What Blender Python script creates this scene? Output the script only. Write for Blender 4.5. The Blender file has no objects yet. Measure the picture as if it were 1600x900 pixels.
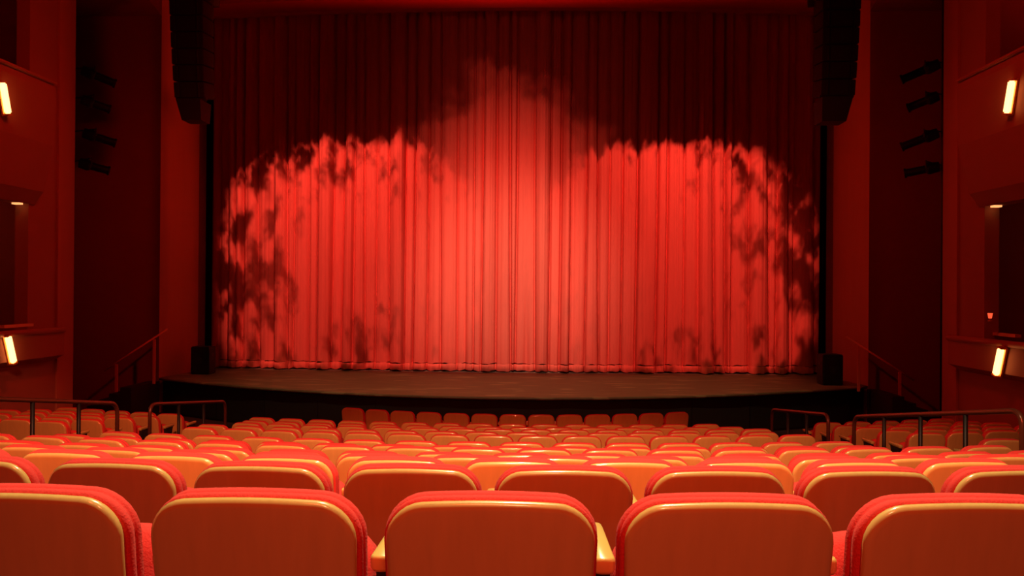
import bpy, bmesh, math, random
import numpy as np
from mathutils import Vector, Matrix

random.seed(7)
rng = np.random.default_rng(11)
SC = bpy.context.scene
COL = SC.collection
R = math.radians

# ------------------------------------------------------------------ camera
ZC = 3.22                      # eye height above the pit floor
CX = 0.80
F = 1180.0                     # focal length in pixels of the 1600 px frame
YAW, PITCH, ROLL = R(2.1), R(0.146), R(0.40)
cam_d = bpy.data.cameras.new('camera')
cam_d.sensor_width = 36.0
cam_d.lens = F / 1600.0 * 36.0
cam = bpy.data.objects.new('camera', cam_d)
COL.objects.link(cam)
cam.matrix_world = (Matrix.Translation((CX, 0, ZC)) @ Matrix.Rotation(YAW, 4, 'Z')
                    @ Matrix.Rotation(R(90) + PITCH, 4, 'X') @ Matrix.Rotation(ROLL, 4, 'Z'))
cam_d.clip_start = 0.05
SC.camera = cam
_m = cam.matrix_world.to_3x3()
_r, _u, _f = _m @ Vector((1, 0, 0)), _m @ Vector((0, 1, 0)), _m @ Vector((0, 0, -1))


def P(px, py, d):
    """world point seen at pixel (px, py) at depth d along the lens axis"""
    return Vector((CX, 0, ZC)) + d * (_f + (px - 800) / F * _r + (450 - py) / F * _u)


# ------------------------------------------------------------------ view, world
SC.view_settings.view_transform = 'Standard'
SC.view_settings.look = 'None'
SC.view_settings.exposure = 0.0
SC.view_settings.gamma = 1.0
world = bpy.data.worlds.new('world')
SC.world = world
world.use_nodes = True
world.node_tree.nodes['Background'].inputs['Color'].default_value = (1.0, 0.03, 0.012, 1)
world.node_tree.nodes['Background'].inputs['Strength'].default_value = 0.012


# ------------------------------------------------------------------ lights
class NT:
    """small helper to write maths in a node tree"""
    def __init__(self, tree):
        self.t = tree

    def m(self, op, a, b=None, c=None):
        n = self.t.nodes.new('ShaderNodeMath')
        n.operation = op
        for i, v in enumerate((a, b, c)):
            if v is None:
                continue
            if isinstance(v, (int, float)):
                n.inputs[i].default_value = v
            else:
                self.t.links.new(v, n.inputs[i])
        return n.outputs[0]

    def step(self, v, lo, hi):
        n = self.t.nodes.new('ShaderNodeMapRange')
        n.interpolation_type = 'SMOOTHSTEP'
        for k, x in (('From Min', lo), ('From Max', hi)):
            if isinstance(x, (int, float)):
                n.inputs[k].default_value = x
            else:
                self.t.links.new(x, n.inputs[k])
        self.t.links.new(v, n.inputs['Value'])
        return n.outputs[0]

    def noise(self, x, y, scale, detail=2.0, rough=0.5, seed=0.0):
        cb = self.t.nodes.new('ShaderNodeCombineXYZ')
        self.t.links.new(x, cb.inputs[0])
        self.t.links.new(y, cb.inputs[1])
        cb.inputs[2].default_value = seed
        n = self.t.nodes.new('ShaderNodeTexNoise')
        n.inputs['Scale'].default_value = scale
        n.inputs['Detail'].default_value = detail
        n.inputs['Roughness'].default_value = rough
        self.t.links.new(cb.outputs[0], n.inputs['Vector'])
        return n.outputs[0]


def lamp(name, loc, color, power, radius, mask=None):
    """a theatre lantern or an added fill: a point source whose shutters / gobo (mask) shape its beam"""
    d = bpy.data.lights.new(name, 'POINT')
    d.color = color
    d.energy = power
    d.shadow_soft_size = radius
    o = bpy.data.objects.new(name, d)
    COL.objects.link(o)
    o.location = loc
    if mask:
        d.use_nodes = True
        t = d.node_tree
        em = t.nodes['Emission']
        tc = t.nodes.new('ShaderNodeTexCoord')
        sp = t.nodes.new('ShaderNodeSeparateXYZ')
        t.links.new(tc.outputs['Normal'], sp.inputs[0])
        h = NT(t)
        v = mask(h, sp.outputs[0], sp.outputs[1], sp.outputs[2])
        t.links.new(v, em.inputs['Strength'])
    return o


def on_plane(h, dx, dy, dz, loc, y_plane):
    """where a beam direction crosses the curtain's plane: (x, z) in metres"""
    k = h.m('DIVIDE', y_plane - loc[1], h.m('MAXIMUM', dy, 0.02))
    return h.m('ADD', h.m('MULTIPLY', dx, k), loc[0]), h.m('ADD', h.m('MULTIPLY', dz, k), loc[2])


Y_CURT = 21.4
Z_STAGE = ZC - 2.31


def gobo(loc, cx, cz, rx, rz, seed, z_low, side, flat):
    def mask(h, dx, dy, dz):
        x, z = on_plane(h, dx, dy, dz, loc, Y_CURT)
        qx = h.m('DIVIDE', h.m('SUBTRACT', x, cx), rx)
        qz = h.m('DIVIDE', h.m('SUBTRACT', z, cz), rz)
        p = flat
        rr = h.m('POWER', h.m('ADD', h.m('POWER', h.m('ABSOLUTE', qx), p),
                              h.m('POWER', h.m('ABSOLUTE', qz), p)), 1.0 / p)
        n1 = h.noise(h.m('MULTIPLY', x, 1.5), h.m('MULTIPLY', z, 0.85), 1.6, 3.0, 0.55, seed)
        n2 = h.noise(x, z, 0.42, 1.0, 0.5, seed + 9)
        edge = h.m('ADD', rr, h.m('MULTIPLY', h.m('SUBTRACT', n1, 0.5), 0.34))
        disc = h.m('SUBTRACT', 1.0, h.step(edge, 0.93, 1.03))
        # leaf break-up, denser towards the rim and the outer side
        dens = h.m('ADD', h.m('MULTIPLY', h.step(rr, 0.2, 1.0), 0.07), h.m('MULTIPLY', h.m("MULTIPLY", qx, side), 0.075))
        thr = h.m('ADD', dens, 0.385)
        leaf = h.step(h.m('ADD', h.m('MULTIPLY', n1, 0.6), h.m('MULTIPLY', n2, 0.4)), h.m('SUBTRACT', thr, 0.075), h.m('ADD', thr, 0.075))
        gap = h.m('MULTIPLY', h.m('SUBTRACT', 1.0, h.step(rr, 0.45, 1.0)), 0.30)
        leaf = h.m('ADD', gap, h.m('MULTIPLY', leaf, h.m('SUBTRACT', 1.0, gap)))
        low = h.step(z, z_low - 0.25, z_low + 0.25)
        inner = h.m('SUBTRACT', 1.0, h.m('MULTIPLY', h.step(h.m('MULTIPLY', qx, -side), 0.05, 0.95), 0.7))
        return h.m('MULTIPLY', h.m('MULTIPLY', h.m('MULTIPLY', disc, leaf), low), inner)
    return mask


def pool(loc, z_low):
    """centre pool: a tall soft dome, leafy only along its top edge"""
    def mask(h, dx, dy, dz):
        x, z = on_plane(h, dx, dy, dz, loc, Y_CURT)
        n1 = h.noise(x, z, 0.9, 2.5, 0.55, 3.3)
        qx = h.m('DIVIDE', h.m('ABSOLUTE', h.m('SUBTRACT', x, -0.15)), 4.5)
        qz = h.m('DIVIDE', h.m('MAXIMUM', h.m('SUBTRACT', z, ZC - 0.6), 0.0), 7.2)
        rr = h.m('POWER', h.m('ADD', h.m('POWER', qx, 2.0), h.m('POWER', qz, 2.0)), 0.5)
        soft = h.m('SUBTRACT', 1.0, h.step(rr, 0.32, 0.98))
        soft = h.m('POWER', soft, 1.35)
        rim = h.m('ADD', rr, h.m('MULTIPLY', h.m('SUBTRACT', n1, 0.5), 0.45))
        disc = h.m('SUBTRACT', 1.0, h.step(rim, 0.82, 0.98))
        v = h.m('MULTIPLY', disc, h.m('ADD', h.m('MULTIPLY', soft, 0.92), 0.085))
        halo = h.m('MULTIPLY', h.m('SUBTRACT', 1.0, h.step(rr, 0.4, 1.5)), 0.035)
        low = h.step(z, z_low - 0.3, z_low + 0.3)
        return h.m('MULTIPLY', h.m('ADD', v, halo), low)
    return mask


def beam(y_near, y_far, soft_near, soft_far, loc, z_near, z_far, half_w=None):
    """shuttered wash on the house: from y_near (at height z_near) to y_far (at height z_far)"""
    def mask(h, dx, dy, dz):
        dn = h.m('MAXIMUM', h.m('MULTIPLY', dz, -1.0), 0.02)

        def cut(z, y0, soft):
            k = h.m('DIVIDE', loc[2] - z, dn)
            y = h.m('ADD', h.m('MULTIPLY', dy, k), loc[1])
            x = h.m('ADD', h.m('MULTIPLY', dx, k), loc[0])
            y = h.m('SUBTRACT', y, h.m('MULTIPLY', h.m('MULTIPLY', x, x), 1 / 56.0))
            return x, h.step(y, y0 - soft, y0 + soft)
        x, v1 = cut(z_near, y_near, soft_near)
        x2, v2 = cut(z_far, y_far, soft_far)
        v = h.m('MULTIPLY', v1, h.m('SUBTRACT', 1.0, v2))
        v = h.m('MULTIPLY', v, h.step(h.m('MULTIPLY', dz, -1.0), 0.02, 0.06))
        if half_w:
            ax = h.m('ABSOLUTE', h.m('SUBTRACT', x2, half_w[0]))
            v = h.m('MULTIPLY', v, h.m('SUBTRACT', 1.0, h.step(ax, half_w[1], half_w[2])))
        return v
    return mask


def wall_beam(loc, s, xw, y0, y1, z0, z1, soft=0.3):
    """masked added wash on a side wall standing at |x| = xw: from y0 to y1, fading over z0..z1"""
    def mask(h, dx, dy, dz):
        k = h.m('DIVIDE', abs(s * xw - loc[0]), h.m('MAXIMUM', h.m('MULTIPLY', dx, s), 0.02))
        y = h.m('ADD', h.m('MULTIPLY', dy, k), loc[1])
        z = h.m('ADD', h.m('MULTIPLY', dz, k), loc[2])
        v = h.m('MULTIPLY', h.step(y, y0 - soft, y0 + soft), h.m('SUBTRACT', 1.0, h.step(y, y1 - 0.12, y1 + 0.12)))
        v = h.m('MULTIPLY', v, h.m('SUBTRACT', 1.0, h.m('MULTIPLY', h.step(z, z0, z1), 0.5)))
        return h.m('MULTIPLY', v, h.step(h.m('MULTIPLY', dx, s), 0.02, 0.1))
    return mask


GL, GR, GC, GW = (-3.9, 13.2, ZC + 9.2), (3.9, 13.2, ZC + 9.2), (0.0, 12.0, ZC + 9.3), (0.6, 11.4, ZC + 9.3)
Z_LOW = Z_STAGE - 0.35
lamp('curtain_lantern', GL, (1.0, 0.30, 0.27), 6300, 0.03,
     gobo(GL, -4.65, ZC + 0.55, 3.95, 3.6, 1.7, Z_LOW, -1.0, 3.1))
lamp('curtain_lantern', GR, (1.0, 0.26, 0.23), 5800, 0.03,
     gobo(GR, 4.75, ZC + 0.55, 3.95, 3.55, 6.4, Z_LOW, 1.0, 3.1))
lamp('curtain_lantern', GC, (1.0, 0.34, 0.30), 6600, 0.06, pool(GC, Z_LOW))


def core(h, dx, dy, dz):
    """warm white special, a soft round pool low on the middle of the curtain"""
    x, z = on_plane(h, dx, dy, dz, GW, Y_CURT)
    qx = h.m('DIVIDE', x, 4.3)
    qz = h.m('DIVIDE', h.m('SUBTRACT', z, ZC - 0.4), 4.4)
    rr = h.m('POWER', h.m('ADD', h.m('MULTIPLY', qx, qx), h.m('MULTIPLY', qz, qz)), 0.5)
    return h.m('MULTIPLY', h.m('SUBTRACT', 1.0, h.step(rr, 0.15, 1.0)), h.step(z, Z_LOW - 0.3, Z_LOW + 0.3))


lamp('curtain_lantern', GW, (0.62, 1.0, 0.88), 5600, 0.08, core)
# stage floor / apron glow from the same bridge
GS = (0, 11.5, ZC + 8.8)
lamp('apron_lantern', GS, (1.0, 0.75, 0.36), 2000, 0.2, beam(16.2, 20.6, 0.3, 0.6, GS, Z_STAGE, Z_STAGE, (0, 4.5, 9.5)))
# ceiling downlight over the near rows, catching cushions, rims and armrests
KA = (1.05, 3.1, ZC + 5.6)
lamp('house_downlight', KA, (0.86, 0.90, 0.50), 2250, 0.13, beam(-2.0, 8.5, 1.0, 5.5, KA, ZC - 1.5, ZC - 1.6, (0.6, 0.5, 9.0)))
# amber wash from the balcony rail, shuttered off the two nearest rows
KB = (0.6, -2.2, ZC + 5.2)
lamp('balcony_lantern', KB, (1.0, 0.29, 0.13), 3400, 0.08, beam(3.30, 14.0, 0.10, 1.2, KB, ZC - 0.85, ZC - 2.35, (-1.8, 3.5, 11.0)))
# red house light from high up, and a small unseen fill added close behind the nearest backs
KR = (0.3, -3.2, ZC + 5.0)
lamp('house_red_lantern', KR, (1.0, 0.045, 0.02), 2700, 0.6, beam(4.0, 16.9, 4.0, 0.4, KR, ZC - 1.0, ZC - 2.6, (-0.5, 2.0, 13.0)))
KN = (0.95, -0.35, ZC + 1.3)
lamp('near_red_fill', KN, (1.0, 0.135, 0.06), 108, 0.2, beam(-3.0, 9.0, 0.4, 4.0, KN, ZC - 1.0, ZC - 1.8, (0.9, 0.2, 4.6)))
for s in (-1, 1):  # unseen red fills added to brighten side walls, proscenium panels and slots
    k = 1.0 if s < 0 else 0.72
    L = (s * 3.0, 9.5, ZC + 6.5)
    lamp('wall_red_fill', L, (1.0, 0.028, 0.004), 560 * k, 0.3, wall_beam(L, s, 8.57, 8.5, 14.75, ZC + 2.0, ZC + 6.0))
    L = (s * 4.5, 14.0, ZC + 7.0)
    lamp('wall_red_fill', L, (1.0, 0.045, 0.004), 620 * k, 0.2, wall_beam(L, s, 8.87, 18.95, 20.95, ZC + 3.0, ZC + 8.0))
    L = (s * 2.0, 13.0, ZC + 4.0)
    lamp('wall_red_fill', L, (1.0, 0.02, 0.004), 950 * k, 0.2, wall_beam(L, s, 9.8, 17.3, 19.75, ZC + 2.0, ZC + 7.0, 1.6))
LH = (0, 16.5, ZC + 7.2)


def header_mask(h, dx, dy, dz):
    x, z = on_plane(h, dx, dy, dz, LH, 20.7)
    return h.m('MULTIPLY', h.step(z, ZC + 7.8, ZC + 8.1), h.m('SUBTRACT', 1.0, h.step(z, ZC + 8.5, ZC + 9.0)))


lamp('header_red_fill', LH, (1.0, 0.012, 0.0), 620, 0.2, header_mask)  # unseen red fill added to brighten the header alone


# ------------------------------------------------------------------ materials
def mat(name, color, rough=0.6, metal=0.0, var=0.0, scale=8.0, bump=0.0, stretch=(1, 1, 1), coat=0.0, sheen=0.0, spec=0.5):
    m = bpy.data.materials.new(name)
    m.use_nodes = True
    t = m.node_tree
    b = t.nodes['Principled BSDF']
    b.inputs['Base Color'].default_value = (*color, 1)
    b.inputs['Roughness'].default_value = rough
    b.inputs['Metallic'].default_value = metal
    b.inputs['Coat Weight'].default_value = coat
    b.inputs['Coat Roughness'].default_value = 0.10
    b.inputs['Coat IOR'].default_value = 1.75
    b.inputs['Sheen Weight'].default_value = sheen
    b.inputs['Specular IOR Level'].default_value = spec
    if var or bump:
        tc = t.nodes.new('ShaderNodeTexCoord')
        mp = t.nodes.new('ShaderNodeMapping')
        mp.inputs['Scale'].default_value = stretch
        n = t.nodes.new('ShaderNodeTexNoise')
        n.inputs['Scale'].default_value = scale
        n.inputs['Detail'].default_value = 4
        t.links.new(tc.outputs['Object'], mp.inputs[0])
        t.links.new(mp.outputs[0], n.inputs['Vector'])
        if var:
            mx = t.nodes.new('ShaderNodeMix')
            mx.data_type = 'RGBA'
            mx.inputs[6].default_value = (*[c * (1 - var) for c in color], 1)
            mx.inputs[7].default_value = (*[min(1, c * (1 + var)) for c in color], 1)
            t.links.new(n.outputs[0], mx.inputs[0])
            t.links.new(mx.outputs[2], b.inputs['Base Color'])
        if bump:
            bp = t.nodes.new('ShaderNodeBump')
            bp.inputs['Strength'].default_value = bump
            bp.inputs['Distance'].default_value = 0.01
            t.links.new(n.outputs[0], bp.inputs['Height'])
            t.links.new(bp.outputs[0], b.inputs['Normal'])
    return m


def glow(name, color, strength):
    m = bpy.data.materials.new(name)
    m.use_nodes = True
    b = m.node_tree.nodes['Principled BSDF']
    b.inputs['Base Color'].default_value = (*color, 1)
    b.inputs['Emission Color'].default_value = (*color, 1)
    b.inputs['Emission Strength'].default_value = strength
    return m


M_WOOD = mat('chair_wood', (0.80, 0.47, 0.15), 0.30, var=0.10, scale=5.0, stretch=(7, 7, 0.7), coat=1.0)
M_ARM = mat('arm_wood', (0.80, 0.52, 0.15), 0.32, var=0.10, scale=6.0, stretch=(8, 0.8, 8), coat=0.4)
M_CLOTH = mat('chair_cloth', (0.80, 0.055, 0.05), 0.85, var=0.10, scale=160.0, bump=0.25, sheen=0.03, spec=0.15)
M_DARK = mat('dark_steel', (0.022, 0.018, 0.016), 0.45, var=0.2, scale=20)
M_CURT = mat('curtain_cloth', (0.78, 0.105, 0.058), 0.9, var=0.10, scale=3.0, bump=0.1, stretch=(6, 6, 0.6), spec=0.15)
M_WALL = mat('wall_paint', (0.42, 0.16, 0.10), 0.75, var=0.08, scale=1.5)
M_WALL2 = mat('wall_panelling', (0.50, 0.18, 0.10), 0.65, var=0.08, scale=1.5, stretch=(4, 4, 0.4))
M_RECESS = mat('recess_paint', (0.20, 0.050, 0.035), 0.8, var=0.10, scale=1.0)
M_BLACK = mat('black_paint', (0.012, 0.009, 0.009), 0.7, var=0.2, scale=12)
M_BLACKCLOTH = mat('black_masking', (0.012, 0.008, 0.008), 0.95, spec=0.05)
M_SPK = mat('speaker_black', (0.006, 0.005, 0.005), 0.6, var=0.2, scale=30)
M_GRILLE = mat('speaker_grille', (0.004, 0.0035, 0.0035), 0.5, var=0.4, scale=180, bump=0.4)
M_EDGE = mat('grey_steel', (0.03, 0.025, 0.022), 0.45, metal=0.4)
M_HEADER = mat('header_paint', (0.50, 0.06, 0.03), 0.7, var=0.08, scale=1.2)
M_RAIL = mat('bronze_tube', (0.17, 0.052, 0.03), 0.30, metal=0.4)
M_POST = mat('dark_bronze_post', (0.012, 0.007, 0.006), 0.5)
M_STEEL = mat('stair_rail_paint', (0.55, 0.24, 0.13), 0.5)
M_FLOOR = mat('house_carpet', (0.06, 0.02, 0.018), 0.95, var=0.3, scale=60, spec=0.1)
M_SCONCE = glow('sconce_glass', (1.0, 0.44, 0.13), 4.6)
M_LENS = glow('downlight_lens', (1.0, 0.36, 0.12), 1.6)
M_REDLAMP = glow('red_lamp_shade', (1.0, 0.10, 0.035), 1.1)
M_BRASS = mat('sconce_brass', (0.75, 0.30, 0.08), 0.4, metal=0.5)


def stage_material():
    m = mat('stage_boards', (0.17, 0.095, 0.05), 0.55)
    t = m.node_tree
    b = t.nodes['Principled BSDF']
    h = NT(t)
    tc = t.nodes.new('ShaderNodeTexCoord')

    def noise(scale, stretch, detail=4):
        mp = t.nodes.new('ShaderNodeMapping')
        mp.inputs['Scale'].default_value = stretch
        n = t.nodes.new('ShaderNodeTexNoise')
        n.inputs['Scale'].default_value = scale
        n.inputs['Detail'].default_value = detail
        t.links.new(tc.outputs['Object'], mp.inputs[0])
        t.links.new(mp.outputs[0], n.inputs['Vector'])
        return n.outputs[0]
    grain = noise(3.0, (0.6, 4, 1))
    scuff = h.step(noise(1.5, (0.8, 3.0, 1), 6), 0.55, 0.63)
    wear = h.m('ADD', h.m('MULTIPLY', grain, 0.5), h.m('MULTIPLY', scuff, 0.45))
    mx = t.nodes.new('ShaderNodeMix')
    mx.data_type = 'RGBA'
    mx.inputs[6].default_value = (0.09, 0.05, 0.028, 1)
    mx.inputs[7].default_value = (0.36, 0.23, 0.12, 1)
    t.links.new(wear, mx.inputs[0])
    t.links.new(mx.outputs[2], b.inputs['Base Color'])
    return m


M_STAGE = stage_material()


# ------------------------------------------------------------------ builders
def link(name, me, m, parent=None, smooth=False):
    o = bpy.data.objects.new(name, me)
    COL.objects.link(o)
    if m and not me.materials:
        me.materials.append(m)
    if smooth:
        me.polygons.foreach_set('use_smooth', [True] * len(me.polygons))
    if parent:
        o.parent = parent
    return o


def from_bm(name, bm, m, parent=None, smooth=False):
    bmesh.ops.recalc_face_normals(bm, faces=bm.faces)
    me = bpy.data.meshes.new(name)
    bm.to_mesh(me)
    bm.free()
    return link(name, me, m, parent, smooth)


def mesh(name, verts, faces, m, parent=None, smooth=False):
    me = bpy.data.meshes.new(name)
    me.from_pydata([tuple(v) for v in verts], [], faces)
    me.update()
    bm = bmesh.new()
    bm.from_mesh(me)
    bmesh.ops.recalc_face_normals(bm, faces=bm.faces)
    bm.to_mesh(me)
    bm.free()
    return link(name, me, m, parent, smooth)


def add_box(bm, c, s, rot=None, bevel=0.0):
    r = bmesh.ops.create_cube(bm, size=1.0)
    vs = r['verts']
    M = Matrix.Translation(c) @ (rot.to_4x4() if rot else Matrix()) @ Matrix.Diagonal((*s, 1))
    bmesh.ops.transform(bm, matrix=M, verts=vs)
    if bevel:
        es = list({e for v in vs for e in v.link_edges})
        bmesh.ops.bevel(bm, geom=es, offset=bevel, segments=2, affect='EDGES')


def box(name, c, s, m, parent=None, rot=None, bevel=0.0):
    bm = bmesh.new()
    add_box(bm, c, s, rot, bevel)
    return from_bm(name, bm, m, parent)


def add_prism(bm, pts, vec):
    """closed prism: polygon pts extruded along vec"""
    a = [bm.verts.new(p) for p in pts]
    b = [bm.verts.new(Vector(p) + Vector(vec)) for p in pts]
    n = len(pts)
    bm.faces.new(a)
    bm.faces.new(b[::-1])
    for i in range(n):
        bm.faces.new((a[i], a[(i + 1) % n], b[(i + 1) % n], b[i]))


def prism(name, pts, vec, m, parent=None):
    bm = bmesh.new()
    add_prism(bm, pts, vec)
    return from_bm(name, bm, m, parent)


def fillet(pts, radii, seg=6):
    """round the corners of a polyline"""
    out = [Vector(pts[0])]
    for i in range(1, len(pts) - 1):
        p, a, b = Vector(pts[i]), Vector(pts[i - 1]), Vector(pts[i + 1])
        r = radii[i - 1]
        if r <= 0:
            out.append(p)
            continue
        pa, pb = p + (a - p).normalized() * r, p + (b - p).normalized() * r
        for k in range(seg + 1):
            t = k / seg
            out.append((1 - t) ** 2 * pa + 2 * t * (1 - t) * p + t * t * pb)
    out.append(Vector(pts[-1]))
    return out


def add_tube(bm, pts, r, n=10):
    pts = [Vector(p) for p in pts]
    rings = []
    up = None
    for i, p in enumerate(pts):
        t = (pts[min(i + 1, len(pts) - 1)] - pts[max(i - 1, 0)]).normalized()
        if up is None:
            up = t.orthogonal().normalized()
        up = (up - t * up.dot(t)).normalized()
        s = t.cross(up)
        rr = r[i] if isinstance(r, (list, tuple)) else r
        rings.append([bm.verts.new(p + (up * math.cos(a) + s * math.sin(a)) * rr)
                      for a in (2 * math.pi * k / n for k in range(n))])
    for a, b in zip(rings, rings[1:]):
        for k in range(n):
            bm.faces.new((a[k], a[(k + 1) % n], b[(k + 1) % n], b[k]))
    bm.faces.new(rings[0])
    bm.faces.new(rings[-1][::-1])


def tube(name, pts, r, m, parent=None, n=10):
    bm = bmesh.new()
    add_tube(bm, pts, r, n)
    o = from_bm(name, bm, m, parent, True)
    return o


def tag(o, label, cat, group=None):
    o['label'] = label
    o['category'] = cat
    if group:
        o['group'] = group
    return o


def thing(name, loc, label, cat, group=None, rz=0.0):
    o = bpy.data.objects.new(name, None)
    COL.objects.link(o)
    o.location = loc
    o.rotation_euler = (0, 0, rz)
    o.empty_display_size = 0.2
    return tag(o, label, cat, group)


def structure(o):
    o['kind'] = 'structure'
    return o


ORD = ('zeroth first second third fourth fifth sixth seventh eighth ninth tenth eleventh twelfth thirteenth '
       'fourteenth fifteenth sixteenth seventeenth eighteenth').split()

# ------------------------------------------------------------------ rows: depth of the back's top, drop of its rim, seat phase
PITCH_S = 0.56
ROW_R = 28.0
ROW_D = [1.72, 2.70, 3.60, 4.55, 5.45, 6.32, 7.12, 7.88, 9.50, 10.35, 11.20, 12.00, 12.85]
ROW_Z = [0.489, 0.651, 0.826, 1.021, 1.200, 1.344, 1.496, 1.609, 1.848, 1.969, 2.083, 2.197, 2.298]
ROW_PH = [0.231, 0.60, 0.21, 0.65, 0.21, 0.51, 0.96, 0.11, 0.41, 0.03, 0.36, 0.0, 0.62]
RIM_H = 0.83                   # rim height above the tread


def row_floor(i):
    return ZC - ROW_Z[i] - RIM_H


def arc_y(d, x):
    return d + x * x / (2 * ROW_R)


def floor_z(x, y):
    yy = y - x * x / (2 * ROW_R)
    z = row_floor(0)
    for i, d in enumerate(ROW_D):
        if yy > d - 0.30:
            z = row_floor(i)
    return z if yy < ROW_D[-1] + 0.75 else 0.0


# ------------------------------------------------------------------ floor: terraced treads, one per row
XW = 8.57                      # side wall
verts, faces = [], []
xs = np.linspace(-11.6, 11.6, 41)
levels = [(-3.0, row_floor(0))]
for i in range(1, len(ROW_D)):
    levels.append((ROW_D[i] - 0.30, row_floor(i)))
levels.append((ROW_D[-1] + 0.75, 0.0))
prof = []
for k, (y0, z) in enumerate(levels):
    if k:
        prof.append((y0, levels[k - 1][1]))
    prof.append((y0, z))
prof.append((26.0, 0.0))
for (y, z) in prof:
    for x in xs:
        verts.append((x, y + (x * x / (2 * ROW_R) if y < 20 else 0), z))
n = len(xs)
for a in range(len(prof) - 1):
    for b in range(n - 1):
        faces.append((a * n + b, a * n + b + 1, (a + 1) * n + b + 1, (a + 1) * n + b))
structure(mesh('floor', verts, faces, M_FLOOR))

# ------------------------------------------------------------------ walls
ZT = ZC + 9.8
for side, s in (('left', -1), ('right', 1)):
    def wall_piece(name, y0, y1, z0, z1, parent=None, x0=0.0, x1=0.25, m=None):
        return box(name, (s * (XW + (x0 + x1) / 2), (y0 + y1) / 2, (z0 + z1) / 2), (x1 - x0, y1 - y0, z1 - z0), m or M_WALL, parent)
    w = structure(wall_piece('wall_' + side, -2.6, 14.8, 0, ZC - 1.3))
    wall_piece('wall_pier', 13.5, 14.8, ZC - 1.3, ZT, w)
    wall_piece('wall_spandrel', 8.0, 13.5, ZC + 1.52, ZC + 3.7, w)
    wall_piece('wall_head', 8.0, 13.5, ZC + 8.6, ZT, w)
    wall_piece('wall_rear', -2.6, 8.0, ZC - 1.3, ZT, w)
    # the box rooms behind the openings
    wall_piece('box_floor', 7.9, 14.3, ZC - 1.6, ZC - 1.35, w, 0.25, 2.2)
    wall_piece('box_floor', 7.9, 14.3, ZC + 2.2, ZC + 2.6, w, 0.25, 2.2)
    wall_piece('box_back_wall', 7.9, 14.3, ZC - 1.6, ZT, w, 2.0, 2.2)
    wall_piece('box_end_wall', 14.3, 14.8, ZC - 1.6, ZT, w, 0.25, 3.2)
    wall_piece('box_rear_wall', 7.7, 7.9, ZC - 1.6, ZT, w, 0.25, 2.2)
    lamp('box_fill', (s * 10.0, 12.6, ZC + 1.2), (1.0, 0.12, 0.05), 5.0 if s < 0 else 1.6, 0.08)  # unseen fill added to light the lower box room and its ledge
    if s > 0:
        lamp('box_fill', (s * 10.0, 12.8, ZC + 6.0), (1.0, 0.04, 0.015), 9.0, 0.08)  # unseen fill added for the upper box room
    # slot side: dark return behind the edge, front panel of the proscenium, dark slot wall
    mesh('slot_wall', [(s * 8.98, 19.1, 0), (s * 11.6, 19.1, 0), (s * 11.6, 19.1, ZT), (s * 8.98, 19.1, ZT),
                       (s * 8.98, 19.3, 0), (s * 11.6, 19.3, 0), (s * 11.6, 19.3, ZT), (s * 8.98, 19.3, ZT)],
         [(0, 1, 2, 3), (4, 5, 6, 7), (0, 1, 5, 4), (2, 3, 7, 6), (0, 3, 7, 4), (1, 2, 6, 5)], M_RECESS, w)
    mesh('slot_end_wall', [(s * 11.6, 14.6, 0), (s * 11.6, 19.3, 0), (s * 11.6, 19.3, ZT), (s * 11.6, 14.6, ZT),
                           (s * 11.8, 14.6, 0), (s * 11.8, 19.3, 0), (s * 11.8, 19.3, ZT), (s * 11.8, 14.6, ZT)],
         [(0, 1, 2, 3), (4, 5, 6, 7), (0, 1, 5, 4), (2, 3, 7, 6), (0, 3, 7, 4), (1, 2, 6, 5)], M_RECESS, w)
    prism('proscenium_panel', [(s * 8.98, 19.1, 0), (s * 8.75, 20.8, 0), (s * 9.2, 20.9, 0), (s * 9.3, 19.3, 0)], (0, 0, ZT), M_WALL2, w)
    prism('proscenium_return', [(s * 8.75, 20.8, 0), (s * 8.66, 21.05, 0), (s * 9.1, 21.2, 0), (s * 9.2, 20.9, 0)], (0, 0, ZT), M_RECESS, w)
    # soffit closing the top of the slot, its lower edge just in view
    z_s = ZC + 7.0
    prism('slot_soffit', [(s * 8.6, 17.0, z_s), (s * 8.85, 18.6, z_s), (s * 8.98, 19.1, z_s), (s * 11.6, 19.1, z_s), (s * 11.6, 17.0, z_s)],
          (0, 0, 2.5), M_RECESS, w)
    # black tormentor cloth beside the curtain
    o = box('masking_leg', (s * 8.755, 21.30, (Z_STAGE + ZT) / 2), (0.22, 0.08, ZT - Z_STAGE), M_BLACKCLOTH)
    tag(o, f'narrow black masking leg hanging along the {side} edge of the red curtain', 'curtain')
    # narrow vertical pilaster at the wall's stage end
    box('wall_edge_trim', (s * (XW - 0.01), 14.55, ZT / 2), (0.06, 0.5, ZT), M_WALL2, w)
    box('black_reveal', (s * (XW + 0.25), 14.84, ZT / 2), (0.5, 0.05, ZT), M_BLACK, w)
structure(box('ceiling', (0, 13.0, ZT + 0.1), (24, 18, 0.2), M_BLACK))
structure(box('wall_stage', (0, 24.1, ZT / 2), (24, 0.2, ZT), M_BLACK))

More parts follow.
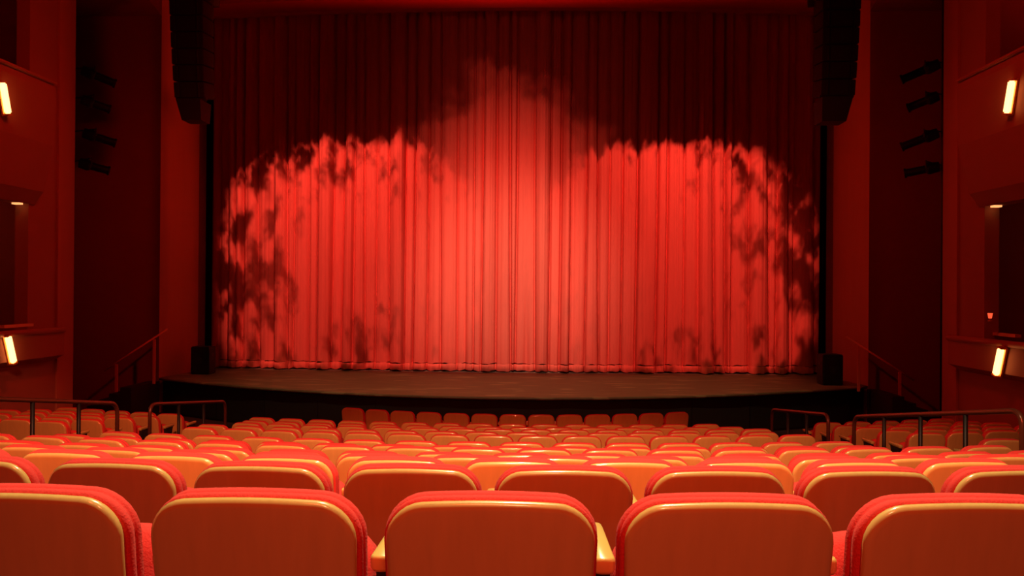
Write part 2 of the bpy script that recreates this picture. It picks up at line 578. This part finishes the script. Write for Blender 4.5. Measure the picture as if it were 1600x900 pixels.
# proscenium header: two stepped, slightly bowed fascias
verts, faces = [], []
prof = [(0.25, 7.66), (0.0, 7.66), (0.0, 7.98), (-0.22, 8.02), (-0.22, 8.22), (-0.7, 9.0), (-0.7, 9.8), (0.25, 9.8)]
xs = np.linspace(-9.1, 9.1, 25)
for x in xs:
    yb = 21.0 - 0.28 * (1 - (x / 9.1) ** 2)
    for (dy, z) in prof:
        verts.append((x, yb + dy, ZC + z + 0.10 * (1 - (x / 9.1) ** 2)))
k = len(prof)
for i in range(len(xs) - 1):
    for j in range(k):
        j2 = (j + 1) % k
        faces.append((i * k + j, (i + 1) * k + j, (i + 1) * k + j2, i * k + j2))
faces += [tuple(range(k)), tuple(range((len(xs) - 1) * k, len(xs) * k))]
structure(mesh('trim_1', verts, faces, M_HEADER))

# ------------------------------------------------------------------ stage
stage = thing('stage', (0, 18, 0), 'raised stage with worn brown boards and curved black front below the curtain', 'stage')


def edge_y(x):
    return 16.25 + 2.75 * (x / 8.9) ** 2


xs = np.linspace(-8.9, 8.9, 49)
poly = [(x, edge_y(x)) for x in xs] + [(8.9, 19.2), (8.6, 21.0), (8.6, 23.9), (-8.6, 23.9), (-8.6, 21.0), (-8.9, 19.2)]
bm = bmesh.new()
add_prism(bm, [(x, y - 18, Z_STAGE - 0.06) for x, y in poly], (0, 0, 0.06))
from_bm('stage_floor', bm, M_STAGE, stage)
poly2 = [(x * 0.995, edge_y(x) + 0.07) for x in xs] + [(8.85, 19.25), (-8.85, 19.25)]
bm = bmesh.new()
add_prism(bm, [(x, y - 18, 0.0) for x, y in poly2], (0, 0, Z_STAGE - 0.06))
from_bm('stage_front', bm, M_BLACK, stage)
# rounded nosing strip along the apron
tube('stage_nosing', [(x, edge_y(x) - 18 + 0.005, Z_STAGE - 0.035) for x in xs], 0.035, M_STAGE, stage, 8)
for i in range(12):
    x0, x1 = -8.4 + i * 1.4 + 0.012, -8.4 + (i + 1) * 1.4 - 0.012
    a, b = (x0, edge_y(x0) - 18 + 0.055), (x1, edge_y(x1) - 18 + 0.055)
    prism('front_panel', [(a[0], a[1], 0.05), (b[0], b[1], 0.05), (b[0], b[1] + 0.02, 0.05), (a[0], a[1] + 0.02, 0.05)], (0, 0, Z_STAGE - 0.14), M_BLACK, stage)

# stairs at both ends of the stage, going down outwards
for side, s in (('left', -1), ('right', 1)):
    st = thing('stage_stairs', (s * 8.9, 18.3, 0), f'black steps leading down from the {side} end of the stage', 'stairs', 'stairs at the ends of the stage')
    nst = 6
    for k in range(nst):
        z = Z_STAGE * (1 - (k + 0.55) / nst)
        x0, x1 = s * (0.02 + k * 0.27), s * (0.02 + (k + 1) * 0.27)
        box('step', ((x0 + x1) / 2, 0.05, z / 2), (0.268, 1.35, z), M_BLACK, st)
    hr = thing('stair_handrail', (s * 9.0, 18.9, Z_STAGE), f'thin sloping stair handrail on two posts beside the {side} stage steps', 'handrail', 'handrails of the stage stairs')
    o = hr.location
    if s < 0:
        pts = [(262, 514, 18.85), (163, 579, 18.25)]
        posts = [(241, 530, 18.75), (182, 569, 18.35)]
    else:
        pts = [(1322, 526, 18.3), (1428, 594, 17.75)]
        posts = [(1342, 540, 18.2), (1406, 581, 17.85)]
    bm = bmesh.new()
    a, b = P(*pts[0]), P(*pts[1])
    tube('rail_bar', [a - o, b - o], 0.022, M_STEEL, hr, 8)
    for q in posts:
        p = P(*q)
        k = int((abs(p.x) - 8.92) / 0.27)
        zb = Z_STAGE * (1 - (max(0, min(5, k)) + 0.55) / nst)
        bmp = bmesh.new()
        add_box(bmp, (p.x - o.x, p.y - o.y, (p.z + zb) / 2 - o.z), (0.07, 0.03, p.z - zb), None, 0.006)
        from_bm('post', bmp, M_STEEL, hr)

# ------------------------------------------------------------------ curtain
curtain = thing('stage_curtain', (0, 21.4, Z_STAGE), 'tall pleated red house curtain closed across the whole stage opening', 'curtain')
X0, X1, Z_TOP = -8.62, 8.62, ZC + 8.15


def folds(x0, x1, wmin, wmax, seed):
    r = np.random.default_rng(seed)
    c = [x0]
    while c[-1] < x1:
        c.append(c[-1] + r.uniform(wmin, wmax) * (0.55 if r.random() < 0.25 else 1.0))
    return np.array(c), r.uniform(0.6, 1.15, len(c)), r.uniform(-1, 1, len(c)), r.uniform(0.35, 0.65, len(c))


CREASE, AMP, SWAY, SKEW = folds(X0 - 1, X1 + 1, 0.24, 0.56, 5)
CREASE2, AMP2, SWAY2, SKEW2 = folds(X0 - 1, X1 + 1, 0.07, 0.17, 8)
_dr = np.random.default_rng(21)
DEPTH = _dr.uniform(0.0, 1.0, len(CREASE))
DEPTH[1::2] = DEPTH[1::2] * 0.55              # folds alternate between standing proud and lying back
GAP = _dr.uniform(0.2, 1.0, len(CREASE)) ** 2


def curtain_y(x, v):
    """depth of the cloth at x, height fraction v (0 bottom - 1 top)"""
    base = 21.66 - 0.34 * (1 - (x / 8.7) ** 2)
    c = CREASE + SWAY * 0.09 * (1 - v) ** 2
    i = np.clip(np.searchsorted(c, x) - 1, 0, len(c) - 2)
    w = c[i + 1] - c[i]
    t = np.clip((x - c[i]) / w, 0, 1)
    t = t ** (math.log(0.5) / np.log(SKEW[i]))
    # each fold is a rounded roll set at a depth of its own, with a crease on either side
    d = -(0.05 + 0.26 * DEPTH[i]) * np.sin(np.pi * t) ** 0.42 - 0.05 * w * np.sin(np.pi * t)
    edge = np.minimum(x - c[i], c[i + 1] - x)
    d = d + 0.17 * GAP[i] * np.exp(-(edge / 0.028) ** 2)
    c2 = CREASE2 + SWAY2 * 0.02 * (1 - v)
    j = np.clip(np.searchsorted(c2, x) - 1, 0, len(c2) - 2)
    w2 = c2[j + 1] - c2[j]
    t2 = np.clip((x - c2[j]) / w2, 0, 1)
    d2 = -0.026 * AMP2[j] * np.sin(np.pi * t2) ** 0.8 * (0.4 + 0.6 * v)
    d3 = 0.02 * np.sin(x * 3.1 + 5 * v) + 0.015 * np.sin(x * 7.3 - 3 * v)
    return base + d + d2 + d3


def cloth(name, xa, xb, zs, parent, off=None, thick=True):
    xs = np.arange(xa, xb, 0.0125)
    vv, ff = [], []
    for r_, z in enumerate(zs):
        v = (z - Z_STAGE) / (Z_TOP - Z_STAGE)
        y = curtain_y(xs, v)
        if off:
            y = y + off(z, xs)
        zz = np.full_like(xs, z)
        if r_ == 0:
            zz = zz + 0.012 * np.sin(xs * 9.0) + 0.010 * np.sin(xs * 23.0)
        vv.append(np.stack([xs, y - 21.4, zz - Z_STAGE], 1))
    vv = np.concatenate(vv)
    n, m_ = len(xs), len(zs)
    a = np.arange(m_ - 1)[:, None] * n + np.arange(n - 1)[None, :]
    q = np.stack([a, a + 1, a + n + 1, a + n], -1).reshape(-1, 4)
    me = bpy.data.meshes.new(name)
    me.from_pydata(vv.tolist(), [], q.tolist())
    me.update()
    return link(name, me, M_CURT, parent, True)


SPLIT = 0.43
zs_up = [Z_STAGE + 0.235] + [Z_STAGE + 0.27 + (Z_TOP - Z_STAGE - 0.27) * (k / 16) ** 1.25 for k in range(17)]
zs_hem = [Z_STAGE + 0.035, Z_STAGE + 0.08, Z_STAGE + 0.14, Z_STAGE + 0.19, Z_STAGE + 0.225]


def hem_off(z, xs):
    t = (z - Z_STAGE - 0.035) / 0.19
    return -0.035 * math.sin(math.pi * min(1, max(0, 0.15 + t * 0.85))) + 0.012 * np.sin(xs * 31.0) * (1 - t) + (0.05 * (np.sin(xs * 5.3) > 0.2) if t > 0.97 else 0)


def edge_off(sign):
    # near the centre opening the leading edge swings back a little at the floor
    def f(z, xs):
        v = max(0, 1 - (z - Z_STAGE) / 2.6)
        return 0.16 * v * np.exp(-((xs - SPLIT) / 0.09) ** 2)
    return f


for xa, xb, sg in ((X0, SPLIT + 0.006, -1), (SPLIT, X1, 1)):
    pn = cloth('curtain_panel', xa, xb, zs_up, curtain, edge_off(sg))
    hm = cloth('hem', xa, xb, zs_hem, pn, lambda z, q: hem_off(z, q) + edge_off(1)(z, q))

# ------------------------------------------------------------------ theatre seats


def outline(w_top, w_bot, z0, z1, r_top, r_bot, arch, inset, n=7):
    """closed outline (x, z) of a chair back, moved inwards by inset"""
    wt, wb = w_top / 2 - inset, w_bot / 2 - inset
    zt, zb = z1 - inset, z0 + inset
    rt, rb = max(0.005, r_top - inset), max(0.005, r_bot - inset)
    pts = []
    for k in range(n + 1):                       # bottom left -> bottom right corner
        a = math.pi + (math.pi / 2) * k / n
        pts.append((-wb + rb + rb * math.cos(a), zb + rb + rb * math.sin(a)))
    for k in range(n + 1):
        a = 1.5 * math.pi + (math.pi / 2) * k / n
        pts.append((wb - rb + rb * math.cos(a), zb + rb + rb * math.sin(a)))
    for k in range(1, 3):
        t = k / 3
        pts.append((wb + (wt - wb) * t, zb + rb + (zt - rt - zb - rb) * t))
    for k in range(n + 1):
        a = (math.pi / 2) * k / n
        pts.append((wt - rt + rt * math.cos(a), zt - rt + rt * math.sin(a)))
    for k in range(1, 6):
        t = 1 - 2 * k / 6
        pts.append(((wt - rt) * t, zt))
    for k in range(n + 1):
        a = math.pi / 2 + (math.pi / 2) * k / n
        pts.append((-wt + rt + rt * math.cos(a), zt - rt + rt * math.sin(a)))
    for k in range(1, 3):
        t = 1 - k / 3
        pts.append((-wb + (-wt + wb) * t, zb + rb + (zt - rt - zb - rb) * t))
    out = []
    for x, z in pts:
        f = max(0.0, (z - z0) / (z1 - z0))
        out.append((x, z + arch * (1 - (2 * x / w_top) ** 2) * f * f))
    return out


RECL = math.tan(R(9))


def back_loft(name, prof, dims, z_ref, m):
    """loft an outline through (depth, inset) steps; leaning back by RECL, wrapping forward at the sides"""
    bm = bmesh.new()
    rings = []
    for (t, ins) in prof:
        rings.append([bm.verts.new((x, t + (z_ref - z) * RECL + 0.16 * x * x, z)) for x, z in outline(*dims, ins)])
    n = len(rings[0])
    for a, b in zip(rings, rings[1:]):
        for k in range(n):
            bm.faces.new((a[k], a[(k + 1) % n], b[(k + 1) % n], b[k]))

    def cap(ring, t, ins):
        # shrink towards the middle so that the wrapped face stays smooth
        prev = ring
        for s in (0.8, 0.5, 0.2):
            pts = outline(*dims, ins)
            zc = (dims[2] + dims[3]) / 2
            cur = [bm.verts.new((x * s, t + (z_ref - (zc + (z - zc) * s)) * RECL + 0.16 * (x * s) ** 2, zc + (z - zc) * s)) for x, z in pts]
            for k in range(n):
                bm.faces.new((prev[k], prev[(k + 1) % n], cur[(k + 1) % n], cur[k]))
            prev = cur
        bm.faces.new(prev)
    cap(rings[0], *prof[0])
    cap(rings[-1], *prof[-1])
    return from_bm(name, bm, m, None, True)


def cushion(name, w, l, h, m):
    """rounded seat cushion; x across, y forward from hinge, z thickness"""
    bm = bmesh.new()
    rings = []
    for (z, ins) in ((-h * 0.5, 0.03), (-h * 0.42, 0.008), (-h * 0.1, 0.0), (0.0, 0.006), (h * 0.08, 0.0), (h * 0.32, 0.006), (h * 0.46, 0.028), (h * 0.52, 0.07)):
        ring = []
        rc = 0.115
        a, b = w / 2 - ins, l / 2 - ins
        r = max(0.01, rc - ins)
        for (sx, sy, a0) in ((1, -1, -0.5), (1, 1, 0.0), (-1, 1, 0.5), (-1, -1, 1.0)):
            for k in range(6):
                q = math.pi * (a0 + 0.5 * k / 5)
                ring.append(bm.verts.new((sx * (a - r) + r * math.cos(q), l / 2 + sy * (b - r) + r * math.sin(q), z)))
        rings.append(ring)
    n = len(rings[0])
    for p, q in zip(rings, rings[1:]):
        for k in range(n):
            bm.faces.new((p[k], p[(k + 1) % n], q[(k + 1) % n], q[k]))
    bm.faces.new(rings[0])
    bm.faces.new(rings[-1][::-1])
    return from_bm(name, bm, m, None, True)


def arm_cap(name, m):
    """tapered wooden armrest: wide rounded rear end towards the row behind"""
    bm = bmesh.new()
    pl = []
    for k in range(9):
        a = math.pi + math.pi * k / 8
        pl.append((0.029 * math.cos(a), 0.165 + 0.016 * math.sin(a)))
    pl += [(0.028, 0.20), (0.025, 0.42)]
    for k in range(9):
        a = math.pi * k / 8
        pl.append((0.024 * math.cos(a), 0.43 + 0.02 * math.sin(a)))
    pl += [(-0.025, 0.42), (-0.028, 0.20)]
    rings = []
    for (z, s) in ((0.612, 0.80), (0.620, 0.97), (0.640, 1.0), (0.648, 0.96), (0.653, 0.82)):
        rings.append([bm.verts.new((x * s, 0.28 + (y - 0.28) * (1 - (1 - s) * 0.15), z)) for x, y in pl])
    n = len(pl)
    for p, q in zip(rings, rings[1:]):
        for k in range(n):
            bm.faces.new((p[k], p[(k + 1) % n], q[(k + 1) % n], q[k]))
    bm.faces.new(rings[0])
    bm.faces.new(rings[-1][::-1])
    return from_bm(name, bm, m, None, True)


SH_DIM = (0.490, 0.474, 0.30, RIM_H - 0.012, 0.088, 0.05, 0.014)
PD_DIM = (0.508, 0.494, 0.36, RIM_H - 0.007, 0.098, 0.06, 0.014)
shell = back_loft('back_panel', [(0.0, 0.022), (0.001, 0.013), (0.005, 0.005), (0.012, 0.0), (0.020, 0.001), (0.026, 0.006)], SH_DIM, RIM_H, M_WOOD)
pad = back_loft('back_cushion', [(0.027, 0.014), (0.030, 0.004), (0.040, 0.0), (0.054, 0.003), (0.058, 0.008), (0.062, 0.003), (0.074, -0.003), (0.078, 0.002), (0.087, 0.012), (0.092, 0.04)],
                PD_DIM, RIM_H, M_CLOTH)
seat = cushion('seat_cushion', 0.485, 0.43, 0.115, M_CLOTH)
seat.matrix_world = Matrix.Translation((0, 0.235, 0.247)) @ Matrix.Rotation(R(70), 4, 'X')
arm = arm_cap('armrest', M_ARM)
bm = bmesh.new()
add_prism(bm, [(-0.018, 0.14, 0.0), (-0.018, 0.38, 0.0), (-0.018, 0.36, 0.45), (-0.018, 0.40, 0.612), (-0.018, 0.185, 0.612), (-0.018, 0.175, 0.50)], (0.036, 0, 0))
add_box(bm, (0, 0.23, 0.012), (0.06, 0.32, 0.024))
std = from_bm('side_support', bm, M_DARK, None)
bm = bmesh.new()
add_box(bm, (0, 0.20, 0.285), (0.50, 0.03, 0.03), None, 0.006)
add_box(bm, (0, 0.125, 0.34), (0.07, 0.15, 0.10), None, 0.006)
barm = from_bm('hinge_bar', bm, M_DARK, None)
PROTO = [shell, pad, seat, barm]
SIDE_X = PITCH_S / 2
first_use = True
N_SEATS = 0


def seat_at(x, y, z, rz, label, group, left_arm=False):
    """copy the seat and each of its parts"""
    global first_use, N_SEATS
    N_SEATS += 1
    t = thing('theatre_seat', (x, y, z), label, 'seat', group, rz)
    items = [(p, 0.0) for p in PROTO] + [(arm, SIDE_X), (std, SIDE_X)]
    if left_arm:
        items += [(arm, -SIDE_X), (std, -SIDE_X)]
    for p, dx in items:
        c = p.copy()
        COL.objects.link(c)
        c.parent = t
        c.location.x = dx
    return t


def in_view(x, y, z, margin=40):
    v = Vector((x, y, z)) - Vector((CX, 0, ZC))
    d = v.dot(_f)
    if d < 0.5:
        return False
    px = 800 + F * v.dot(_r) / d
    half = 0.27 * F / d
    return -half < px < 1600 + half


ROWNAMES = ['nearest row', 'second row'] + [ORD[i] + ' row' for i in range(3, 14)]
for i, d in enumerate(ROW_D):
    ks = [k for k in range(-14, 15)]
    row = []
    for k in ks:
        s = (k + ROW_PH[i]) * PITCH_S
        if abs(s) > (4.22 if i >= 6 else 4.8):
            continue
        th = s / ROW_R
        x = ROW_R * math.sin(th)
        y = d + ROW_R * (1 - math.cos(th))
        if in_view(x, y, row_floor(i) + 0.8):
            row.append((x, y, th))
    for n_, (x, y, th) in enumerate(row):
        rn = ROWNAMES[i]
        lab = f'wood-backed red seat, {ORD[n_ + 1]} from the left in the {rn} of the centre block'
        seat_at(x, y, row_floor(i), th, lab, 'seats of the centre block', n_ == 0 and i >= 6)

# orchestra row in front: a tighter arc close to the stage
FR_R, FR_D = 10.0, 14.40
fr_floor = 0.0
for k in range(13):
    s = (k - 6) * 0.55
    th = s / FR_R
    x = 0.30 + FR_R * math.sin(th)
    y = FR_D + FR_R * (1 - math.cos(th))
    seat_at(x, y, fr_floor, th, f'wood-backed red seat, {ORD[k + 1]} from the left in the front row against the black stage front',
            'front row seats below the stage', k == 0)

# side blocks beyond the aisles
for side, s_ in (('left', -1), ('right', 1)):
    for i in range(6, 13):
        row = []
        for k in range(5):
            s = 5.90 + k * PITCH_S
            x = s_ * s
            if s > 8.25:
                continue
            y = arc_y(ROW_D[i], s) - 0.05
            if in_view(x, y, row_floor(i) + 0.8):
                row.append((x, y, k))
        for (x, y, k) in row:
            lab = f'wood-backed red seat, {ORD[k + 1]} from the aisle, {ORD[13 - i]} row from the stage, {side} side block'
            seat_at(x, y, row_floor(i), s_ * -R(0) + s_ * (6.0 / ROW_R) * 0.35, lab, f'seats of the {side} side block', (s_ < 0 and k == 4) or (s_ > 0 and k == 0))
for p in PROTO + [arm, std]:
    bpy.data.objects.remove(p)


# ------------------------------------------------------------------ aisle handrails
def aisle_rail(label, group, x, ys, zs, n_post, ends=(0.16, 0.16)):
    y0, y1 = ys
    z0, z1 = zs
    o = Vector((x, y0, floor_z(x, y0)))
    t = thing('aisle_handrail', o, label, 'handrail', group)
    a, b = Vector((x, y0, z0)), Vector((x, y1, z1))
    fa, fb = Vector((x, y0, floor_z(x, y0))), Vector((x, y1, floor_z(x, y1)))
    tube('rail_tube', [p - o for p in fillet([fa, a, b, fb], ends)], 0.026, M_RAIL, t, 12)
    for k in range(1, n_post):
        f = k / n_post
        p = a.lerp(b, f)
        q = Vector((p.x, p.y, floor_z(p.x, p.y)))
        tube('post', [q - o, p - o - Vector((0, 0, 0.02))], 0.024, M_POST, t, 8)
    for q in (fa, fb):
        bmq = bmesh.new()
        add_tube(bmq, [q - o, q - o + Vector((0, 0, 0.012))], 0.05, 12)
        from_bm('floor_flange', bmq, M_RAIL, t)


g = 'handrails along the two aisles'
aisle_rail('long bronze tube handrail along the left aisle, nearer one, cut by the photo edge', g, -4.86, (6.55, 9.95), (ZC - 0.985, ZC - 1.56), 4)
aisle_rail('short bronze tube handrail down the left aisle, nearer the stage', g, -4.86, (10.80, 13.45), (ZC - 1.70, ZC - 2.05), 3)
aisle_rail('long bronze tube handrail along the right aisle with a curved near end', g, 5.11, (6.90, 10.50), (ZC - 1.045, ZC - 1.70), 4)
aisle_rail('short bronze tube handrail down the right aisle, nearer the stage', g, 5.11, (11.42, 14.15), (ZC - 1.825, ZC - 2.18), 3)

# ------------------------------------------------------------------ boxes on the side walls
for side, s in (('left', -1), ('right', 1)):
    ye = 13.62                                   # stage-side end of the boxes
    yb = 8.0
    # upper box front: bulges into the house and tapers back to the wall at its foot
    up = thing('balcony_box', (s * XW, ye, ZC), f'tall sloping front of the upper side box on the {side} wall', 'balcony', 'box balconies on the side walls')
    prof = [(0.03, 3.72), (0.40, 3.70), (0.42, 3.58), (0.40, 2.6), (0.20, 1.75), (0.03, 1.52)]
    bm = bmesh.new()
    add_prism(bm, [(-s * p, 0.0, z) for p, z in prof], (0, yb - ye, 0))
    from_bm('box_front', bm, M_WALL, up)
    box('box_rail', (-s * 0.41, (yb - ye) / 2, 3.74), (0.10, ye - yb, 0.05), M_WALL2, up, None, 0.012)
    box('downlight', (s * 0.12, -0.25, 1.505), (0.14, 0.10, 0.03), M_LENS, up)
    lo = thing('balcony_box', (s * XW, ye + 0.55, ZC), f'low front of the lower side box on the {side} wall with a rounded rail', 'balcony', 'box balconies on the side walls')
    prof = [(0.03, -0.84), (0.26, -0.84), (0.26, -1.30), (0.03, -1.42)]
    bm = bmesh.new()
    add_prism(bm, [(-s * p, 0.0, z) for p, z in prof], (0, yb - ye, 0))
    from_bm('box_front', bm, M_WALL, lo)
    tube('box_rail', [(-s * 0.26, -0.02, -0.82), (-s * 0.26, yb - ye, -0.80)], 0.055, M_WALL2, lo, 10)
    # bright ledge inside the lower opening
    if s < 0:
        tag(box('ledge_shelf', P(26, 509, 13.35), (0.10, 0.75, 0.05), mat('pale_ledge', (0.9, 0.55, 0.3), 0.5)), 'short pale shelf lit inside the left lower box opening', 'shelf')
    else:
        tag(box('ledge_shelf', P(1569, 523, 12.95), (0.10, 0.75, 0.05), bpy.data.materials['pale_ledge']), 'short pale shelf lit inside the right lower box opening', 'shelf')
        lp = thing('box_lamp', P(1547, 502, 12.9), 'small glowing red lamp standing in the right lower box', 'lamp')
        bm = bmesh.new()
        add_tube(bm, [(0, 0, 0), (0, 0, 0.02), (0, 0, 0.02), (0, 0, 0.10)], [0.035, 0.03, 0.012, 0.012], 10)
        from_bm('lamp_base', bm, M_BRASS, lp)
        bm = bmesh.new()
        add_tube(bm, [(0, 0, 0.05), (0, 0, 0.14)], [0.025, 0.04], 10)
        from_bm('lamp_shade', bm, M_REDLAMP, lp)

# slanted glass sconces on the box fronts
SCON = [('left', 'upper', (4, 130), (13, 177), 12.52), ('left', 'lower', (12, 524), (22, 568), 12.95),
        ('right', 'upper', (1581, 127), (1573, 176), 11.76), ('right', 'lower', (1565, 543), (1555, 587), 12.22)]
for side, lvl, a, b, dd in SCON:
    pa, pb = P(*a, dd), P(*b, dd)
    s = -1 if side == 'left' else 1
    pa.x = pb.x = (pa.x + pb.x) / 2
    c = (pa + pb) / 2
    t = thing('wall_sconce', c, f'slanted glowing glass sconce on the {lvl} {side} box front', 'sconce', 'sconces on the side boxes')
    L = (pa - pb).length
    # tilt in the plane of the box front so that the lamp leans as it does along the wall
    tilt = (0.27 if lvl == 'upper' else 0.31)
    zx = Vector((0, -math.sin(tilt), math.cos(tilt)))
    xx = Vector((-s, 0, 0))                      # out from the wall
    yy = zx.cross(xx)
    rot = Matrix((xx, yy, zx)).transposed()
    box('sconce_glass', (0, 0, 0), (0.08, 0.105, L), M_SCONCE, t, rot, 0.02)
    box('end_cap', rot @ Vector((-0.01, 0, L / 2 + 0.012)), (0.10, 0.12, 0.022), M_BRASS, t, rot, 0.005)
    box('end_cap', rot @ Vector((-0.01, 0, -L / 2 - 0.018)), (0.10, 0.12, 0.034), M_BRASS, t, rot, 0.005)
    box('back_plate', rot @ Vector((-0.055, 0, 0)), (0.035, 0.14, L + 0.07), M_BRASS, t, rot, 0.005)


# ------------------------------------------------------------------ line arrays
def line_array(side, px0, px1, d, py_bot, lower):
    c = P((px0 + px1) / 2, py_bot, d)
    w = (px1 - px0) / F * d
    t = thing('line_array', c, f'black hanging line array of speaker boxes at the {side} of the stage opening', 'speaker', 'hanging line arrays')
    n = 9
    h = 0.335
    y, ang = 0.0, R(9)
    z = 0.0
    for k in range(n):
        rot = Matrix.Rotation(ang, 3, 'X')
        cen = Vector((0, y, z)) + rot @ Vector((0, 0, h / 2))
        wid = w * (0.90 + 0.10 * min(1, k / 5))
        cb = box('speaker_cabinet', cen, (wid, 0.55, h - 0.018), M_SPK, t, rot, 0.012)
        gr = box('grille', cen + rot @ Vector((0, -0.282, 0)), (wid - 0.30, 0.015, h - 0.05), M_GRILLE, None, rot)
        gr.parent = cb
        for sx in (-1, 1):
            bx = box('side_strip', cen + rot @ Vector((sx * (wid / 2 - 0.11), -0.28, 0)), (0.025, 0.02, h - 0.06), M_EDGE, None, rot)
            bx.parent = cb
        step = rot @ Vector((0, 0, h))
        y += step.y
        z += step.z
        ang *= 0.80
    # tie bar under the stack, then the smaller down-fill box
    box('tie_bar', (0, -0.16, -0.03), (w * 0.90, 0.10, 0.05), M_EDGE, t)
    x0, x1, yb = lower
    a, b = P(x0, py_bot, d), P(x1, py_bot, d)
    hl = (yb - py_bot) / F * d
    cx = (a.x + b.x) / 2 - c.x
    ww = b.x - a.x
    bm = bmesh.new()
    k = 0.72 if True else 1
    tilt = 0.16
    inn = 1 if side == 'left' else -1
    top = [(cx - ww / 2, -0.28, -0.06), (cx + ww / 2, -0.28, -0.06), (cx + ww / 2, 0.26, -0.06), (cx - ww / 2, 0.26, -0.06)]
    bl, br = (0.09, 0.03) if inn > 0 else (0.03, 0.09)
    bot = [(cx - ww / 2 + bl * ww * 1.6, -0.16, -hl), (cx + ww / 2 - br * ww * 1.6, -0.16, -hl), (cx + ww / 2 - br * ww * 1.6, 0.26, -hl), (cx - ww / 2 + bl * ww * 1.6, 0.26, -hl)]
    vs = [bm.verts.new(v) for v in top + bot]
    for f in ((0, 1, 2, 3), (4, 5, 6, 7), (0, 1, 5, 4), (1, 2, 6, 5), (2, 3, 7, 6), (3, 0, 4, 7)):
        bm.faces.new([vs[i] for i in f])
    from_bm('downfill_cabinet', bm, M_SPK, t)
    for sx in (-1, 1):
        box('hanging_bracket', (inn * (w / 2 + 0.05), -0.1 + 0.18 * sx, 0.155 + (py_bot - 12) / F * d), (0.14, 0.06, 0.22), M_SPK, t)
    tube('hoist_chain', [(0, y, z - 0.02), (0, y, ZT - c.z)], 0.02, M_EDGE, t, 8)
    if side == 'right':
        p = P(1294, 73, d - 0.32) - c
        bm = bmesh.new()
        ring = []
        N = 20
        for (rr, yy) in ((0.065, 0.0), (0.065, -0.03), (0.10, -0.03), (0.10, 0.0)):
            ring.append([bm.verts.new((p.x + rr * math.cos(2 * math.pi * q / N), p.y + 0.02 + yy, p.z + rr * math.sin(2 * math.pi * q / N))) for q in range(N)])
        for ia in range(4):
            A, B = ring[ia], ring[(ia + 1) % 4]
            for q in range(N):
                bm.faces.new((A[q], A[(q + 1) % N], B[(q + 1) % N], B[q]))
        from_bm('horn_ring', bm, M_EDGE, t)


line_array('left', 279, 331, 16.2, 155, (284, 322, 190))
line_array('right', 1273, 1330, 15.6, 152, (1278, 1324, 192))

# ------------------------------------------------------------------ stage monitors
for side, (x0, x1, y0, y1, d) in (('left', (303, 332, 541, 582, 20.3)), ('right', (1281, 1312, 553, 596, 18.9))):
    a = P((x0 + x1) / 2, y1, d)
    w = (x1 - x0) / F * d
    h = (y1 - y0) / F * d
    t = thing('stage_monitor', (a.x, a.y, Z_STAGE), f'black loudspeaker standing on the {side} end of the stage floor', 'speaker', 'loudspeakers standing on the stage')
    h = a.z + h - Z_STAGE
    box('cabinet', (0, 0, h / 2), (w, 0.42, h), M_SPK, t, None, 0.02)
    box('grille', (0, -0.215, h * 0.48), (w - 0.07, 0.02, h * 0.84), M_GRILLE, t, None, 0.006)
    bm = bmesh.new()
    add_tube(bm, [(0, -0.226, h * 0.52), (0, -0.234, h * 0.52)], 0.09, 16)
    from_bm('driver', bm, M_BLACK, t)
    for q in (-1, 1):
        box('handle', (q * (w / 2 + 0.004), 0, h * 0.7), (0.012, 0.14, 0.06), M_EDGE, t)

# ------------------------------------------------------------------ box boom lanterns on vertical pipes
LAN = {'left': [((127, 109), (181, 131)), ((127, 155), (172, 171)), ((129, 207), (181, 224)), ((123, 254), (171, 267))],
       'right': [((1469, 99), (1408, 125)), ((1467, 149), (1418, 169)), ((1467, 207), (1408, 230)), ((1469, 260), (1413, 271))]}
LANCOL = ['top', 'second', 'third', 'lowest']
for side in ('left', 'right'):
    s = -1 if side == 'left' else 1
    pxp = 114 if s < 0 else 1473
    dd = 16.2 if s < 0 else 15.9
    a = P(pxp, 300, dd)
    bo = thing('boom_pipe', (a.x, a.y, 0), f'dark vertical lighting pipe behind the {side} wall edge', 'pipe', 'lighting boom pipes')
    tube('pipe', [(0, 0, 0), (0, 0, ZT)], 0.035, M_DARK, bo, 10)
    box('pipe_base', (0, 0, 0.02), (0.3, 0.3, 0.04), M_DARK, bo)
    for k, (r0, f0) in enumerate(LAN[side]):
        A, B = P(*r0, dd), P(*f0, dd + 0.35)
        t = thing('stage_lantern', A, f'black profile spotlight, {LANCOL[k]} of the four on the {side} lighting pipe', 'spotlight', 'spotlights on the lighting pipes')
        v = B - A
        bm = bmesh.new()
        add_tube(bm, [v * q for q in (0, 0.02, 0.30, 0.36, 0.40)], [0.05, 0.105, 0.125, 0.11, 0.085], 12)
        from_bm('lamp_housing', bm, M_SPK, t, False)
        bm = bmesh.new()
        add_tube(bm, [v * q for q in (0.38, 0.40, 0.94, 0.945, 1.0)], [0.07, 0.085, 0.085, 0.105, 0.105], 12)
        from_bm('lens_tube', bm, M_SPK, t, False)
        side_v = v.cross(Vector((0, 0, 1))).normalized() * 0.15
        piv = v * 0.38
        hook = Vector((a.x, a.y, A.z + 0.02)) - A
        back = (hook - piv)
        bm = bmesh.new()
        add_tube(bm, [piv + side_v, piv + side_v + Vector((0, 0, 0.16)), piv - side_v + Vector((0, 0, 0.16)), piv - side_v], 0.014, 6)
        from_bm('yoke', bm, M_DARK, t)
        tube('clamp_arm', [piv + Vector((0, 0, 0.16)), hook], 0.016, M_DARK, t, 6)

print('seats', N_SEATS, 'objects', len(bpy.data.objects))
